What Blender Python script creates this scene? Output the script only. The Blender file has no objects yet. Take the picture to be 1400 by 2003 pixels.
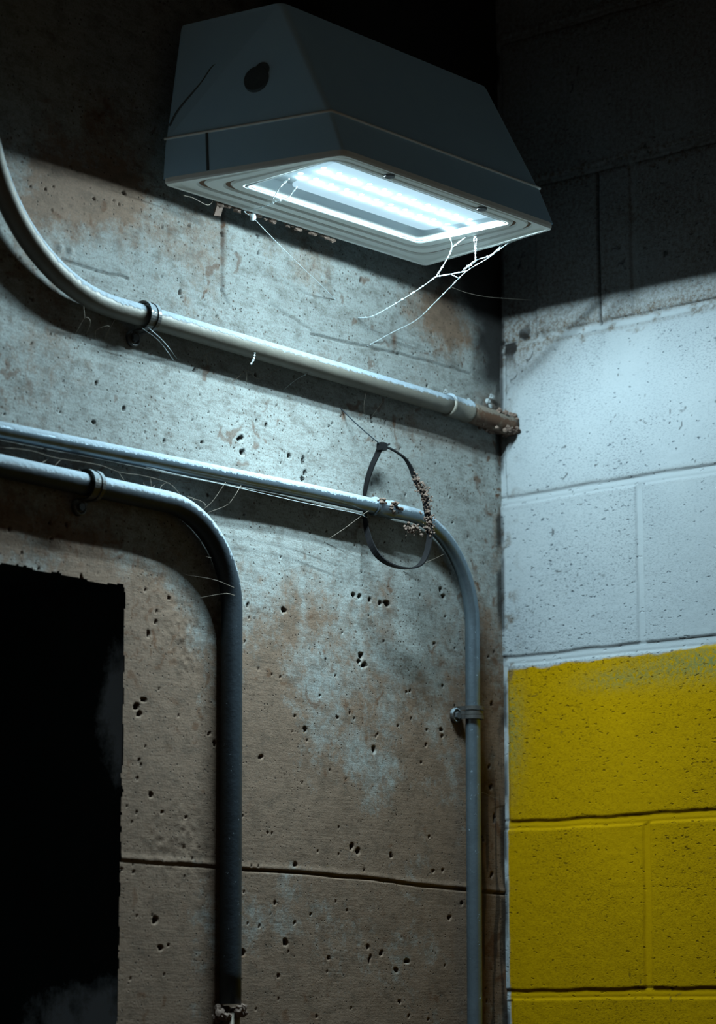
import bpy, bmesh, math, random
import numpy as np
from mathutils import Vector, Matrix

# ------------------------------------------------------------------ camera, world, exposure
sc = bpy.context.scene
COL = sc.collection
cam_d = bpy.data.cameras.new('camera'); cam = bpy.data.objects.new('camera', cam_d); COL.objects.link(cam)
cam_d.sensor_fit = 'VERTICAL'; cam_d.sensor_height = 36.0; cam_d.sensor_width = 36.0
cam_d.lens = 5046.0 / 2003 * 36.0
PITCH = math.atan(984 / 5046.0); AZ = math.radians(39.84)
F = Vector((math.cos(AZ) * math.cos(PITCH), math.sin(AZ) * math.cos(PITCH), math.sin(PITCH)))
cam.location = (-2.5615, -1.903, 1.6036)
cam.rotation_euler = F.to_track_quat('-Z', 'Y').to_euler()
cam_d.dof.use_dof = True; cam_d.dof.focus_distance = 2.93; cam_d.dof.aperture_fstop = 5.6
cam_d.clip_start = 0.05
sc.camera = cam

world = bpy.data.worlds.new('dim_room'); sc.world = world; world.use_nodes = True
WORLD_COL = (0.46, 0.38, 0.29); WORLD_STR = 0.12
world.node_tree.nodes['Background'].inputs[0].default_value = (*WORLD_COL, 1)
world.node_tree.nodes['Background'].inputs[1].default_value = WORLD_STR
LED_COL = (0.68, 0.90, 1.0); LED_STR = 14.0; LAMP_W = 0.112
# beam of the LED optics: wide to both sides and to the front, held back towards the wall it hangs on (+y)
SIDE = [(0, .68), (15, .50), (30, .34), (45, .205), (58, .19), (68, .20), (76, .165), (87, .13), (90, 0)]
WALL = [(0, .74), (15, .53), (25, .31), (37, .145), (50, .062), (62, .036), (75, .030), (87, .030), (90, 0)]
def _ies():
    va = list(range(0, 91, 3)); ha = list(range(0, 361, 10)); rows = []
    for h in ha:
        w = max(0.0, min(1.0, (math.cos(math.radians(h)) * WALL_SIGN - .25) / .65)); w = w * w * (3 - 2 * w)
        r = []
        for v in va:
            a = float(np.interp(v, *zip(*SIDE))); b = float(np.interp(v, *zip(*WALL)))
            a *= 1 + .6 * max(0.0, math.sin(math.radians(h)))
            r.append('%.2f' % (1000 * (a ** (1 - w)) * (b ** w) if b > 0 else 0.0))
        rows.append(' '.join(r))
    return '\n'.join(['IESNA:LM-63-2002', 'TILT=NONE', '1 1000 1 %d %d 1 2 0 0 0' % (len(va), len(ha)), '1 1 10',
                      ' '.join(map(str, va)), ' '.join(map(str, ha))] + rows) + '\n'
WALL_SIGN = -1
ies_text = bpy.data.texts.new('led_optics.ies'); ies_text.write(_ies())
def led_lamp(loc, parent, off):
    ld = bpy.data.lights.new('led_lamp', 'POINT'); ld.energy = LAMP_W; ld.color = LED_COL; ld.shadow_soft_size = .0028
    ld.use_nodes = True; nt = ld.node_tree
    em = next(n for n in nt.nodes if n.type == 'EMISSION')
    ie = nt.nodes.new('ShaderNodeTexIES'); ie.mode = 'INTERNAL'; ie.ies = ies_text; ie.inputs['Strength'].default_value = 1.0
    nt.links.new(ie.outputs[0], em.inputs['Strength'])
    o = bpy.data.objects.new('led_lamp', ld); COL.objects.link(o); o.parent = parent; o.location = Vector(loc) - off
sc.view_settings.view_transform = 'Standard'; sc.view_settings.look = 'None'
sc.view_settings.exposure = 0.0; sc.view_settings.gamma = 1.0; sc.view_settings.use_curve_mapping = False
sc.cycles.max_bounces = 8; sc.cycles.transparent_max_bounces = 12
sc.cycles.caustics_reflective = False; sc.cycles.caustics_refractive = False
random.seed(7); RNG = np.random.default_rng(11)

# ------------------------------------------------------------------ helpers
def tag(o, label=None, cat=None, group=None, kind=None):
    if label: o['label'] = label
    if cat: o['category'] = cat
    if group: o['group'] = group
    if kind: o['kind'] = kind
    return o

def link(name, me, mat=None, parent=None, smooth=False):
    o = bpy.data.objects.new(name, me); COL.objects.link(o)
    if mat: me.materials.append(mat)
    if parent: o.parent = parent
    if smooth:
        me.polygons.foreach_set('use_smooth', [True] * len(me.polygons))
    return o

def empty(name, loc):
    o = bpy.data.objects.new(name, None); COL.objects.link(o); o.location = loc; o.empty_display_size = 0.02
    return o

def from_bm(name, bm, mat, parent=None, smooth=False, origin=None):
    bmesh.ops.recalc_face_normals(bm, faces=bm.faces[:])
    if parent is not None:
        bmesh.ops.translate(bm, verts=bm.verts[:], vec=-Vector(parent_world(parent)))
    elif origin is not None:
        bmesh.ops.translate(bm, verts=bm.verts[:], vec=-Vector(origin))
    me = bpy.data.meshes.new(name); bm.to_mesh(me); bm.free()
    o = link(name, me, mat, parent, smooth)
    if parent is None and origin is not None: o.location = origin
    return o

def parent_world(p):
    v = Vector(p.location)
    while p.parent: p = p.parent; v += p.location
    return v

def tube(bm, pts, rad, seg=10, cap=True):
    """round tube swept along 3-D points (all geometry in world coordinates)"""
    pts = [Vector(p) for p in pts]; n = len(pts)
    if not hasattr(rad, '__len__'): rad = [rad] * n
    t0 = (pts[1] - pts[0]).normalized()
    up = Vector((0, 1, 0)) if abs(t0.y) < .9 else Vector((1, 0, 0))
    rings = []
    for i in range(n):
        t = (pts[min(i + 1, n - 1)] - pts[max(i - 1, 0)]).normalized()
        b = up - t * up.dot(t)
        if b.length < 1e-5: b = Vector((0, 0, 1)).cross(t)
        b.normalize(); up = b; c = t.cross(b)
        rings.append([bm.verts.new(pts[i] + (b * math.cos(a) + c * math.sin(a)) * rad[i])
                      for a in [2 * math.pi * k / seg for k in range(seg)]])
    for i in range(n - 1):
        for k in range(seg):
            bm.faces.new((rings[i][k], rings[i][(k + 1) % seg], rings[i + 1][(k + 1) % seg], rings[i + 1][k]))
    if cap:
        bm.faces.new(rings[0][::-1]); bm.faces.new(rings[-1])

def ribbon(bm, pts, width, thick, axis=(0, 1, 0)):
    """flat strap: width along axis, thickness across the path"""
    pts = [Vector(p) for p in pts]; ax = Vector(axis); n = len(pts); rings = []
    if not hasattr(width, '__len__'): width = [width] * n
    for i in range(n):
        t = (pts[min(i + 1, n - 1)] - pts[max(i - 1, 0)]).normalized()
        a = (ax - t * ax.dot(t)).normalized(); c = t.cross(a)
        w = width[i] / 2; h = thick / 2
        rings.append([bm.verts.new(pts[i] + a * sx * w + c * sy * h) for sx, sy in ((-1, -1), (1, -1), (1, 1), (-1, 1))])
    for i in range(n - 1):
        for k in range(4):
            bm.faces.new((rings[i][k], rings[i][(k + 1) % 4], rings[i + 1][(k + 1) % 4], rings[i + 1][k]))
    bm.faces.new(rings[0][::-1]); bm.faces.new(rings[-1])

def catmull(pts, sub=6):
    P = [Vector(p) for p in pts]; P = [P[0] * 2 - P[1]] + P + [P[-1] * 2 - P[-2]]; out = []
    for i in range(1, len(P) - 2):
        for s in range(sub):
            t = s / sub
            out.append(0.5 * ((2 * P[i]) + (P[i + 1] - P[i - 1]) * t + (2 * P[i - 1] - 5 * P[i] + 4 * P[i + 1] - P[i + 2]) * t * t
                              + (-P[i - 1] + 3 * P[i] - 3 * P[i + 1] + P[i + 2]) * t ** 3))
    out.append(P[-2]); return out

def lump(bm, c, r, sq=(1, 1, 1), jag=0.35):
    g = bmesh.ops.create_icosphere(bm, subdivisions=2, radius=r)
    ph = [random.uniform(0, 6) for _ in range(3)]
    for v in g['verts']:
        k = 1 + jag * math.sin(v.co.x / r * 3 + ph[0]) * math.sin(v.co.y / r * 3.3 + ph[1]) * math.cos(v.co.z / r * 2.7 + ph[2]) + random.uniform(-jag, jag) * .3
        v.co = Vector((v.co.x * sq[0] * k, v.co.y * sq[1] * k, v.co.z * sq[2] * k)) + Vector(c)

def disc(bm, c, r, h, n=(0, -1, 0), seg=16):
    n = Vector(n).normalized()
    q = n.to_track_quat('Z', 'Y').to_matrix().to_4x4()
    m = Matrix.Translation(Vector(c) + n * h / 2) @ q
    bmesh.ops.create_cone(bm, cap_ends=True, segments=seg, radius1=r, radius2=r * .92, depth=h, matrix=m)

def box(bm, lo, hi):
    c = [(a + b) / 2 for a, b in zip(lo, hi)]; s = [abs(b - a) for a, b in zip(lo, hi)]
    bmesh.ops.create_cube(bm, size=1, matrix=Matrix.Translation(c) @ Matrix.Diagonal((*s, 1)))

# ---- numpy value noise
_TAB = RNG.random((256, 256))
def vn(x, y, s=0):
    x = np.asarray(x) + s * 17.31; y = np.asarray(y) + s * 9.77
    xi = np.floor(x).astype(int); yi = np.floor(y).astype(int); fx = x - xi; fy = y - yi
    fx = fx * fx * (3 - 2 * fx); fy = fy * fy * (3 - 2 * fy)
    g = lambda a, b: _TAB[a & 255, b & 255]
    return (g(xi, yi) * (1 - fx) + g(xi + 1, yi) * fx) * (1 - fy) + (g(xi, yi + 1) * (1 - fx) + g(xi + 1, yi + 1) * fx) * fy
def fbm(x, y, f, o=4, s=0):
    r = 0; a = .5; t = 0
    for k in range(o):
        r = r + a * vn(x * f, y * f, s + k * 3); t += a; a *= .5; f *= 2.03
    return r / t
def sst(a, b, x):
    t = np.clip((x - a) / (b - a), 0, 1); return t * t * (3 - 2 * t)
def gauss(X, Z, cx, cz, sx, sz):
    return np.exp(-((X - cx) / sx) ** 2 - ((Z - cz) / sz) ** 2)

def grid_mesh(name, U, V, to_xyz, attrs, keep=None, mat=None, flip=False):
    nu, nv = len(U), len(V)
    X, Z = np.meshgrid(U, V, indexing='ij')
    co = to_xyz(X, Z).reshape(-1, 3)
    idx = np.arange(nu * nv).reshape(nu, nv)
    q = np.stack([idx[:-1, :-1], idx[1:, :-1], idx[1:, 1:], idx[:-1, 1:]], -1)
    if keep is not None: q = q[keep]
    q = q.reshape(-1, 4)
    if flip: q = q[:, ::-1]
    me = bpy.data.meshes.new(name)
    me.vertices.add(len(co)); me.vertices.foreach_set('co', co.astype(np.float32).ravel())
    me.loops.add(q.size); me.loops.foreach_set('vertex_index', q.astype(np.int32).ravel())
    me.polygons.add(len(q)); me.polygons.foreach_set('loop_start', np.arange(0, q.size, 4, dtype=np.int32))
    me.polygons.foreach_set('use_smooth', np.ones(len(q), bool))
    me.update(calc_edges=True); me.validate()
    for k, a in attrs.items():
        at = me.attributes.new(k, 'FLOAT', 'POINT'); at.data.foreach_set('value', a.astype(np.float32).ravel())
    return link(name, me, mat)

# ---- material helpers
class NT:
    def __init__(s, name):
        s.m = bpy.data.materials.new(name); s.m.use_nodes = True; s.t = s.m.node_tree
        s.b = s.t.nodes['Principled BSDF']; s.o = s.t.nodes['Material Output']
    def n(s, typ, **kw):
        x = s.t.nodes.new(typ)
        for k, v in kw.items(): setattr(x, k, v)
        return x
    def l(s, a, b): s.t.links.new(a, b)
    def coord(s, scale=(1, 1, 1)):
        g = s.n('ShaderNodeNewGeometry'); m = s.n('ShaderNodeMapping'); m.inputs['Scale'].default_value = scale
        s.l(g.outputs['Position'], m.inputs['Vector']); return m.outputs[0]
    def noise(s, vec, scale, detail=4, rough=.6):
        x = s.n('ShaderNodeTexNoise'); x.inputs['Scale'].default_value = scale
        x.inputs['Detail'].default_value = detail; x.inputs['Roughness'].default_value = rough
        s.l(vec, x.inputs['Vector']); return x.outputs['Fac']
    def ramp(s, fac, stops):
        x = s.n('ShaderNodeValToRGB'); e = x.color_ramp.elements
        while len(e) < len(stops): e.new(.5)
        for i, (p, c) in enumerate(stops):
            e[i].position = p; e[i].color = (c, c, c, 1) if not hasattr(c, '__len__') else (*c, 1)
        s.l(fac, x.inputs[0]); return x.outputs[0]
    def mix(s, fac, a, b, mode='MIX'):
        x = s.n('ShaderNodeMixRGB', blend_type=mode)
        for i, v in enumerate((fac, a, b)):
            if hasattr(v, 'links') or hasattr(v, 'is_linked'): s.l(v, x.inputs[i])
            else: x.inputs[i].default_value = v if i == 0 else (*v, 1)
        return x.outputs[0]
    def math(s, op, a, b=0):
        x = s.n('ShaderNodeMath', operation=op)
        for i, v in enumerate((a, b)):
            if hasattr(v, 'is_linked'): s.l(v, x.inputs[i])
            else: x.inputs[i].default_value = v
        return x.outputs[0]
    def attr(s, name):
        x = s.n('ShaderNodeAttribute', attribute_name=name); return x.outputs['Fac']
    def bump(s, h, dist, strength=1.0):
        x = s.n('ShaderNodeBump'); x.inputs['Distance'].default_value = dist; x.inputs['Strength'].default_value = strength
        s.l(h, x.inputs['Height']); s.l(x.outputs[0], s.b.inputs['Normal']); return x
    def done(s, col=None, rough=None, metal=None, spec=None):
        for k, v in (('Base Color', col), ('Roughness', rough), ('Metallic', metal), ('Specular IOR Level', spec)):
            if v is None: continue
            if hasattr(v, 'is_linked'): s.l(v, s.b.inputs[k])
            else: s.b.inputs[k].default_value = (*v, 1) if hasattr(v, '__len__') else v
        return s.m

def mat_concrete():
    a = NT('board_marked_concrete'); c = a.coord()
    n1 = a.noise(c, 14, 6, .65); n2 = a.noise(c, 70, 7, .8); n3 = a.noise(c, 420, 3, .7)
    streak = a.noise(a.coord((12, 12, 90)), 3, 4, .7)
    pale = a.mix(n1, (.20, .215, .205), (.31, .325, .305))
    tan = a.mix(n2, (.110, .066, .042), (.215, .144, .100))
    n4 = a.noise(c, 26, 6, .75)
    t = a.math('ADD', a.math('ADD', a.attr('tan'), a.math('MULTIPLY', a.math('SUBTRACT', n2, .5), 1.3)), a.math('MULTIPLY', a.math('SUBTRACT', n4, .5), 1.2))
    col = a.mix(a.ramp(t, [(.25, 0), (.75, 1)]), pale, tan)
    col = a.mix(a.ramp(streak, [(.35, .22), (.55, 0)]), col, (.07, .048, .03))
    n5 = a.noise(a.coord((1, 1, 1.6)), 34, 7, .78)
    col = a.mix(a.ramp(n5, [(.34, .62), (.52, 0)]), col, (.050, .034, .022))
    col = a.mix(a.math('MULTIPLY', a.attr('rust'), a.ramp(n2, [(.25, .55), (.6, 1)])), col, (.085, .034, .012))
    v = a.n('ShaderNodeTexVoronoi'); v.inputs['Scale'].default_value = 120; a.l(c, v.inputs['Vector'])
    sp = a.math('MULTIPLY', a.ramp(v.outputs['Distance'], [(.13, 1), (.19, 0)]), a.ramp(n1, [(.47, 0), (.54, 1)]))
    col = a.mix(a.math('MULTIPLY', sp, .8), col, (.05, .027, .015))
    col = a.mix(a.ramp(n3, [(.33, .55), (.5, 0)]), col, (.10, .075, .055))
    v2 = a.n('ShaderNodeTexVoronoi'); v2.inputs['Scale'].default_value = 210; a.l(c, v2.inputs['Vector'])
    cs = a.n('ShaderNodeSeparateColor'); a.l(v2.outputs['Color'], cs.inputs[0])
    tiny = a.math('MULTIPLY', a.ramp(v2.outputs['Distance'], [(.14, 1), (.26, 0)]), a.ramp(cs.outputs[0], [(.80, 0), (.86, 1)]))
    col = a.mix(a.math('MULTIPLY', tiny, .85), col, (.022, .015, .010))
    col = a.mix(a.attr('dirt'), col, (.008, .0065, .006))
    h = a.math('ADD', a.math('MULTIPLY', n2, .7), a.math('MULTIPLY', n3, .45))
    h = a.math('ADD', h, a.math('MULTIPLY', streak, .5))
    h = a.math('SUBTRACT', h, a.math('MULTIPLY', tiny, .8))
    a.bump(h, .0010, .75)
    return a.done(col, .88, 0, .25)

def mat_block():
    a = NT('painted_concrete_block'); c = a.coord()
    n1 = a.noise(c, 10, 5, .6); n2 = a.noise(c, 190, 4, .75); n3 = a.noise(a.coord((1, .8, 1.7)), 330, 6, .8)
    white = a.mix(n1, (.225, .245, .255), (.295, .31, .31))
    yel = a.mix(n1, (.275, .150, .0001), (.345, .190, .0002))
    yel = a.mix(a.math('MULTIPLY', a.attr('thin'), a.ramp(n2, [(.4, 0), (.55, 1)])), yel, (.14, .14, .045))
    col = a.mix(a.attr('yellow'), white, yel)
    pit = a.math('MULTIPLY', a.ramp(n3, [(.41, 1), (.485, 0)]), a.attr('rough'))
    v = a.n('ShaderNodeTexVoronoi'); v.inputs['Scale'].default_value = 170
    wv = a.n('ShaderNodeTexNoise'); wv.inputs['Scale'].default_value = 200; a.l(c, wv.inputs['Vector'])
    wm = a.n('ShaderNodeVectorMath', operation='MULTIPLY_ADD'); a.l(wv.outputs['Color'], wm.inputs[0]); wm.inputs[1].default_value = (.007, .007, .007); a.l(a.coord((1, .62, 1.45)), wm.inputs[2])
    a.l(wm.outputs[0], v.inputs['Vector'])
    vc = a.n('ShaderNodeSeparateColor'); a.l(v.outputs['Color'], vc.inputs[0])
    pore = a.math('MULTIPLY', a.ramp(v.outputs['Distance'], [(.16, 1), (.34, 0)]), a.ramp(a.math('ADD', vc.outputs[0], a.math('MULTIPLY', a.attr('rough'), .22)), [(.80, 0), (.90, 1)]))
    pit = a.math('MAXIMUM', pit, a.math('MULTIPLY', pore, a.ramp(a.attr('rough'), [(0, 0), (.12, 1)])))
    dk = a.mix(a.attr('yellow'), (.03, .042, .055), (.075, .04, .002))
    col = a.mix(a.math('MULTIPLY', pit, .75), col, dk)
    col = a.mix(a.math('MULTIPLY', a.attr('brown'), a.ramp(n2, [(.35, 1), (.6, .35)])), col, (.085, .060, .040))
    col = a.mix(a.attr('dirt'), col, (.012, .010, .009))
    h = a.math('ADD', a.math('MULTIPLY', n3, a.math('MULTIPLY', a.attr('rough'), .8)), a.math('MULTIPLY', n2, .45))
    h = a.math('SUBTRACT', h, a.math('MULTIPLY', pore, .6))
    a.bump(h, .0013, .8)
    return a.done(col, .85, 0, .03)

def mat_metal(name, base, dust, dust_amt=1.0, rough=.45, metal=.6, rusty=0.0):
    a = NT(name); c = a.coord(); n = a.noise(c, 160, 5, .7); n1 = a.noise(c, 28, 5, .7); s = a.noise(a.coord((9, 9, 160)), 3, 4, .6)
    col = a.mix(n1, tuple(x * .6 for x in base), tuple(min(1, x * 1.3) for x in base))
    if rusty: col = a.mix(a.ramp(n1, [(.6 - rusty * .3, 0), (.75 - rusty * .3, 1)]), col, (.07, .028, .01))
    g = a.n('ShaderNodeNewGeometry'); sx = a.n('ShaderNodeSeparateXYZ'); a.l(g.outputs['Normal'], sx.inputs[0])
    up = a.math('ADD', sx.outputs['Z'], a.math('MULTIPLY', a.math('SUBTRACT', n, .5), .9))
    d = a.math('MULTIPLY', a.ramp(up, [(.14, 0), (.30, 1)]), dust_amt)
    dc = a.mix(n, tuple(x * .5 for x in dust), dust)
    col = a.mix(d, col, dc)
    mt = a.math('MULTIPLY', a.math('SUBTRACT', 1, d), metal)
    ro = a.math('ADD', a.math('MULTIPLY', d, .9 - rough), rough)
    a.bump(a.math('ADD', a.math('MULTIPLY', n, d), a.math('MULTIPLY', n1, .6)), .0016, .9)
    return a.done(col, ro, mt)

def mat_plain(name, ca, cb, scale=60, rough=.7, metal=0, bump=.0004, spec=.4):
    a = NT(name); n = a.noise(a.coord(), scale, 5, .65)
    a.bump(n, bump, .6)
    return a.done(a.mix(n, ca, cb), rough, metal, spec)

M = {}
M['concrete'] = mat_concrete()
M['block'] = mat_block()
def mat_recess():
    a = NT('black_painted_recess'); c = a.coord(); n = a.noise(c, 9, 5, .65); n2 = a.noise(c, 30, 5, .7)
    base = a.mix(n, (.010, .020, .024), (.030, .052, .060)); sp = a.n('ShaderNodeSeparateXYZ'); a.l(c, sp.inputs[0]); acc = None
    for (cy, cz, ry, rz) in ((.00, 1.915, .045, .085), (.05, 1.56, .11, .085)):     # pale bluish patches
        u = a.math('DIVIDE', a.math('SUBTRACT', sp.outputs['Y'], cy), ry); v = a.math('DIVIDE', a.math('SUBTRACT', sp.outputs['Z'], cz), rz)
        r = a.math('ADD', a.math('MULTIPLY', u, u), a.math('MULTIPLY', v, v)); r = a.math('ADD', r, a.math('MULTIPLY', a.math('SUBTRACT', n2, .5), 2.2))
        m = a.ramp(r, [(.35, 1), (1.0, 0)]); acc = m if acc is None else a.math('MAXIMUM', acc, m)
    a.bump(n, .0006, .6); return a.done(a.mix(acc, base, (.50, .68, .88)), .55, 0, .3)
M['recess'] = mat_recess()
M['galv'] = mat_metal('dusty_galvanised_steel', (.14, .125, .10), (.27, .33, .37), 1, .6, .3)
M['galv_light'] = mat_metal('grey_galvanised_steel', (.15, .19, .22), (.27, .33, .37), 1, .30, .75)
M['galv_dark'] = mat_metal('soot_darkened_steel', (.016, .023, .030), (.27, .33, .37), 1, .5, .35)
M['rusty'] = mat_metal('rusty_limed_pipe', (.17, .13, .09), (.22, .19, .15), .7, .8, .1, .9)
M['strap'] = mat_metal('dark_strap_steel', (.08, .075, .07), (.20, .24, .26), .9, .4, .6)
M['housing'] = mat_plain('grey_blue_fixture_enamel', (.44, .70, .92), (.52, .80, .97), 24, .55, 0, .0003)
M['frame'] = mat_plain('grey_fixture_door_enamel', (.80, .82, .76), (.90, .90, .86), 45, .5, 0, .0003)
M['gasket'] = mat_plain('white_gasket', (.40, .43, .43), (.46, .48, .48), 40, .7)
M['groove'] = mat_plain('rusty_groove', (.12, .055, .025), (.22, .13, .08), 90, .9)
M['screw'] = mat_plain('dark_screw', (.05, .055, .06), (.10, .10, .10), 90, .5, .5)
M['black'] = mat_plain('black_nylon', (.004, .004, .005), (.010, .009, .009), 120, .6, 0, .0004, .15)
M['plug'] = mat_plain('dark_filler', (.06, .08, .09), (.11, .14, .15), 90, .8)
M['wire'] = mat_plain('dark_wire', (.02, .03, .04), (.05, .06, .07), 120, .5, .3)
M['crust'] = mat_plain('brown_crumbly_debris', (.06, .032, .02), (.20, .14, .11), 260, .95, 0, .001)
M['flake'] = mat_plain('pale_paint_flake', (.25, .27, .27), (.34, .36, .35), 120, .9)
M['web'] = mat_plain('dusty_cobweb_silk', (.36, .41, .42), (.5, .54, .54), 300, .9, 0, .0002)
M['web_dim'] = mat_plain('grimy_cobweb_silk', (.15, .12, .09), (.24, .20, .16), 300, .95, 0, .0002)
M['floor'] = mat_plain('worn_concrete_floor', (.08, .07, .06), (.13, .115, .10), 8, .8, 0, .001)
M['ceiling'] = mat_plain('dark_ceiling_concrete', (.05, .045, .04), (.08, .075, .065), 8, .9, 0, .001)
M['tray'] = mat_plain('lamp_reflector_tray', (.72, .78, .80), (.82, .86, .88), 40, .6)
def mat_led():
    a = NT('led_emitter'); e = a.n('ShaderNodeEmission'); e.inputs[0].default_value = (*LED_COL, 1); e.inputs[1].default_value = LED_STR
    a.l(e.outputs[0], a.o.inputs[0]); return a.m
M['led'] = mat_led()
def mat_board():
    a = NT('lit_led_board'); e = a.n('ShaderNodeEmission'); e.inputs[0].default_value = (.60, .86, 1.0, 1); e.inputs[1].default_value = 0.95
    a.l(e.outputs[0], a.o.inputs[0]); return a.m
M['board'] = mat_board()
def mat_glass():
    a = NT('dusty_lamp_glass'); n = a.noise(a.coord((1, 1, 1)), 25, 4, .6)
    tr = a.n('ShaderNodeBsdfTransparent'); tr.inputs[0].default_value = (.92, .95, .96, 1)
    tl = a.n('ShaderNodeBsdfTranslucent'); tl.inputs[0].default_value = (.70, .84, .90, 1)
    gl = a.n('ShaderNodeBsdfGlossy'); gl.inputs['Roughness'].default_value = .25
    m1 = a.n('ShaderNodeMixShader'); a.l(a.math('MULTIPLY', n, .009), m1.inputs[0]); a.l(tr.outputs[0], m1.inputs[1]); a.l(tl.outputs[0], m1.inputs[2])
    m2 = a.n('ShaderNodeMixShader'); m2.inputs[0].default_value = .012; a.l(m1.outputs[0], m2.inputs[1]); a.l(gl.outputs[0], m2.inputs[2])
    a.l(m2.outputs[0], a.o.inputs[0]); return a.m
M['glass'] = mat_glass()

# ------------------------------------------------------------------ left wall: cast concrete, plane y = 0
PITS = [(-0.4857, 2.2357, 0.0088, 0.0045), (-0.483, 2.2209, 0.0072, 0.0048), (-0.4018, 2.2292, 0.0027, 0.006), (-0.3787, 2.2289, 0.0045, 0.0084), (-0.375, 2.2145, 0.0045, 0.006), (-0.3795, 2.206, 0.0072, 0.0042), (-0.4423, 2.258, 0.004, 0.0042), (-0.4579, 2.2605, 0.0027, 0.0036), (-0.6702, 2.2356, 0.004, 0.0045), (-0.7135, 2.2134, 0.0032, 0.002), (-0.6081, 2.2123, 0.004, 0.003), (-0.5518, 2.2122, 0.0024, 0.0012), (-0.2872, 2.084, 0.0063, 0.0036), (-0.277, 2.0834, 0.005, 0.0036), (-0.2384, 2.0797, 0.006, 0.0048), (-0.227, 2.0811, 0.01, 0.0048), (-0.2582, 2.0821, 0.0036, 0.0048), (-0.1238, 2.1093, 0.005, 0.0054), (-0.1198, 2.1029, 0.007, 0.0048), (-0.4109, 2.0505, 0.0063, 0.0036), (-0.4716, 2.049, 0.0036, 0.0036), (-0.4697, 2.0343, 0.0016, 0.0012), (-0.2742, 2.0134, 0.0072, 0.0054), (-0.2686, 2.0026, 0.009, 0.0036), (-0.2779, 2.007, 0.0045, 0.0036), (-0.251, 1.9063, 0.0054, 0.0072), (-0.3742, 1.9192, 0.0054, 0.0048), (-0.6435, 1.9209, 0.0077, 0.0045), (-0.6331, 1.9283, 0.0064, 0.003), (-0.6396, 1.9137, 0.0056, 0.005), (-0.6202, 1.8299, 0.0032, 0.0042), (-0.6384, 1.8634, 0.0028, 0.005), (-0.5238, 1.8912, 0.0048, 0.0054), (-0.6037, 1.8128, 0.004, 0.0025), (-0.3905, 1.7671, 0.0048, 0.0036), (-0.2916, 1.7928, 0.0054, 0.0048), (-0.2807, 1.7881, 0.0054, 0.0048), (-0.6112, 1.7005, 0.0056, 0.006), (-0.6023, 1.6728, 0.0048, 0.003), (-0.4061, 1.6822, 0.0072, 0.0078), (-0.4743, 1.6694, 0.0048, 0.004), (-0.4317, 1.7126, 0.0024, 0.002), (-0.4483, 1.6983, 0.0032, 0.0024), (-0.3299, 1.6657, 0.0036, 0.0036), (-0.2205, 1.7857, 0.004, 0.0042), (-0.1419, 1.7713, 0.005, 0.0036), (-0.1242, 1.7721, 0.004, 0.003), (-0.1908, 1.6651, 0.0063, 0.004), (-0.2116, 1.6543, 0.0054, 0.0036), (-0.2376, 1.6736, 0.0045, 0.0042), (-0.2616, 1.6806, 0.004, 0.0036), (-0.2588, 1.6652, 0.0027, 0.008), (-0.112, 1.7172, 0.006, 0.003), (-0.1245, 1.9395, 0.004, 0.003), (-0.1226, 1.9317, 0.004, 0.003), (-0.1633, 1.8986, 0.004, 0.0018), (-0.1534, 1.9194, 0.003, 0.003), (-0.2052, 1.6178, 0.0036, 0.0018), (-0.3181, 1.9386, 0.0036, 0.0024), (-0.4495, 1.883, 0.0054, 0.0024), (-0.379, 1.858, 0.0024, 0.0015), (-0.6752, 2.4744, 0.0042, 0.003), (-0.6912, 2.4635, 0.0028, 0.002), (-0.6826, 2.4587, 0.0032, 0.0018), (-0.5177, 2.4658, 0.0054, 0.003), (-0.4584, 2.4593, 0.0027, 0.0054), (-0.4594, 2.4778, 0.0048, 0.003), (-0.4819, 2.4677, 0.0036, 0.0024), (-0.5858, 2.383, 0.004, 0.0036), (-0.5841, 2.377, 0.0024, 0.0015), (-0.2759, 2.4666, 0.0045, 0.0054), (-0.8053, 2.2806, 0.0028, 0.0015), (-0.7116, 2.2557, 0.0028, 0.003), (-0.6375, 2.2646, 0.0021, 0.0018), (-0.7201, 2.4563, 0.0024, 0.0018), (-0.7891, 2.4492, 0.0021, 0.002), (-0.3926, 1.9332, 0.0027, 0.0024), (-0.0228, 1.9802, 0.005, 0.0042), (-0.0266, 1.8774, 0.0055, 0.0036), (-0.0273, 1.7706, 0.005, 0.0048), (-0.021, 1.8403, 0.0033, 0.0096), (-0.0293, 1.9022, 0.004, 0.0042), (-0.1365, 2.0422, 0.003, 0.0018), (-0.2056, 1.9376, 0.003, 0.0018), (-0.8267, 2.0835, 0.0035, 0.003), (-0.7696, 2.0817, 0.0035, 0.0025), (-0.7492, 2.099, 0.0042, 0.003), (-0.6157, 2.0145, 0.0032, 0.0036), (-0.5967, 2.0416, 0.0032, 0.002), (-0.627, 1.9995, 0.0032, 0.0048), (-0.6319, 2.0455, 0.0032, 0.002), (-0.2556, 2.300, .003, .008)]
for _ in range(620):                                   # small air holes all over the casting
    w = random.choice((.0010, .0012, .0014, .0017, .0023))
    PITS.append((random.uniform(-1.05, -.01), random.uniform(1.25, 2.50), w * random.uniform(.8, 1.3), w * random.uniform(.6, 1.3)))

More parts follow.
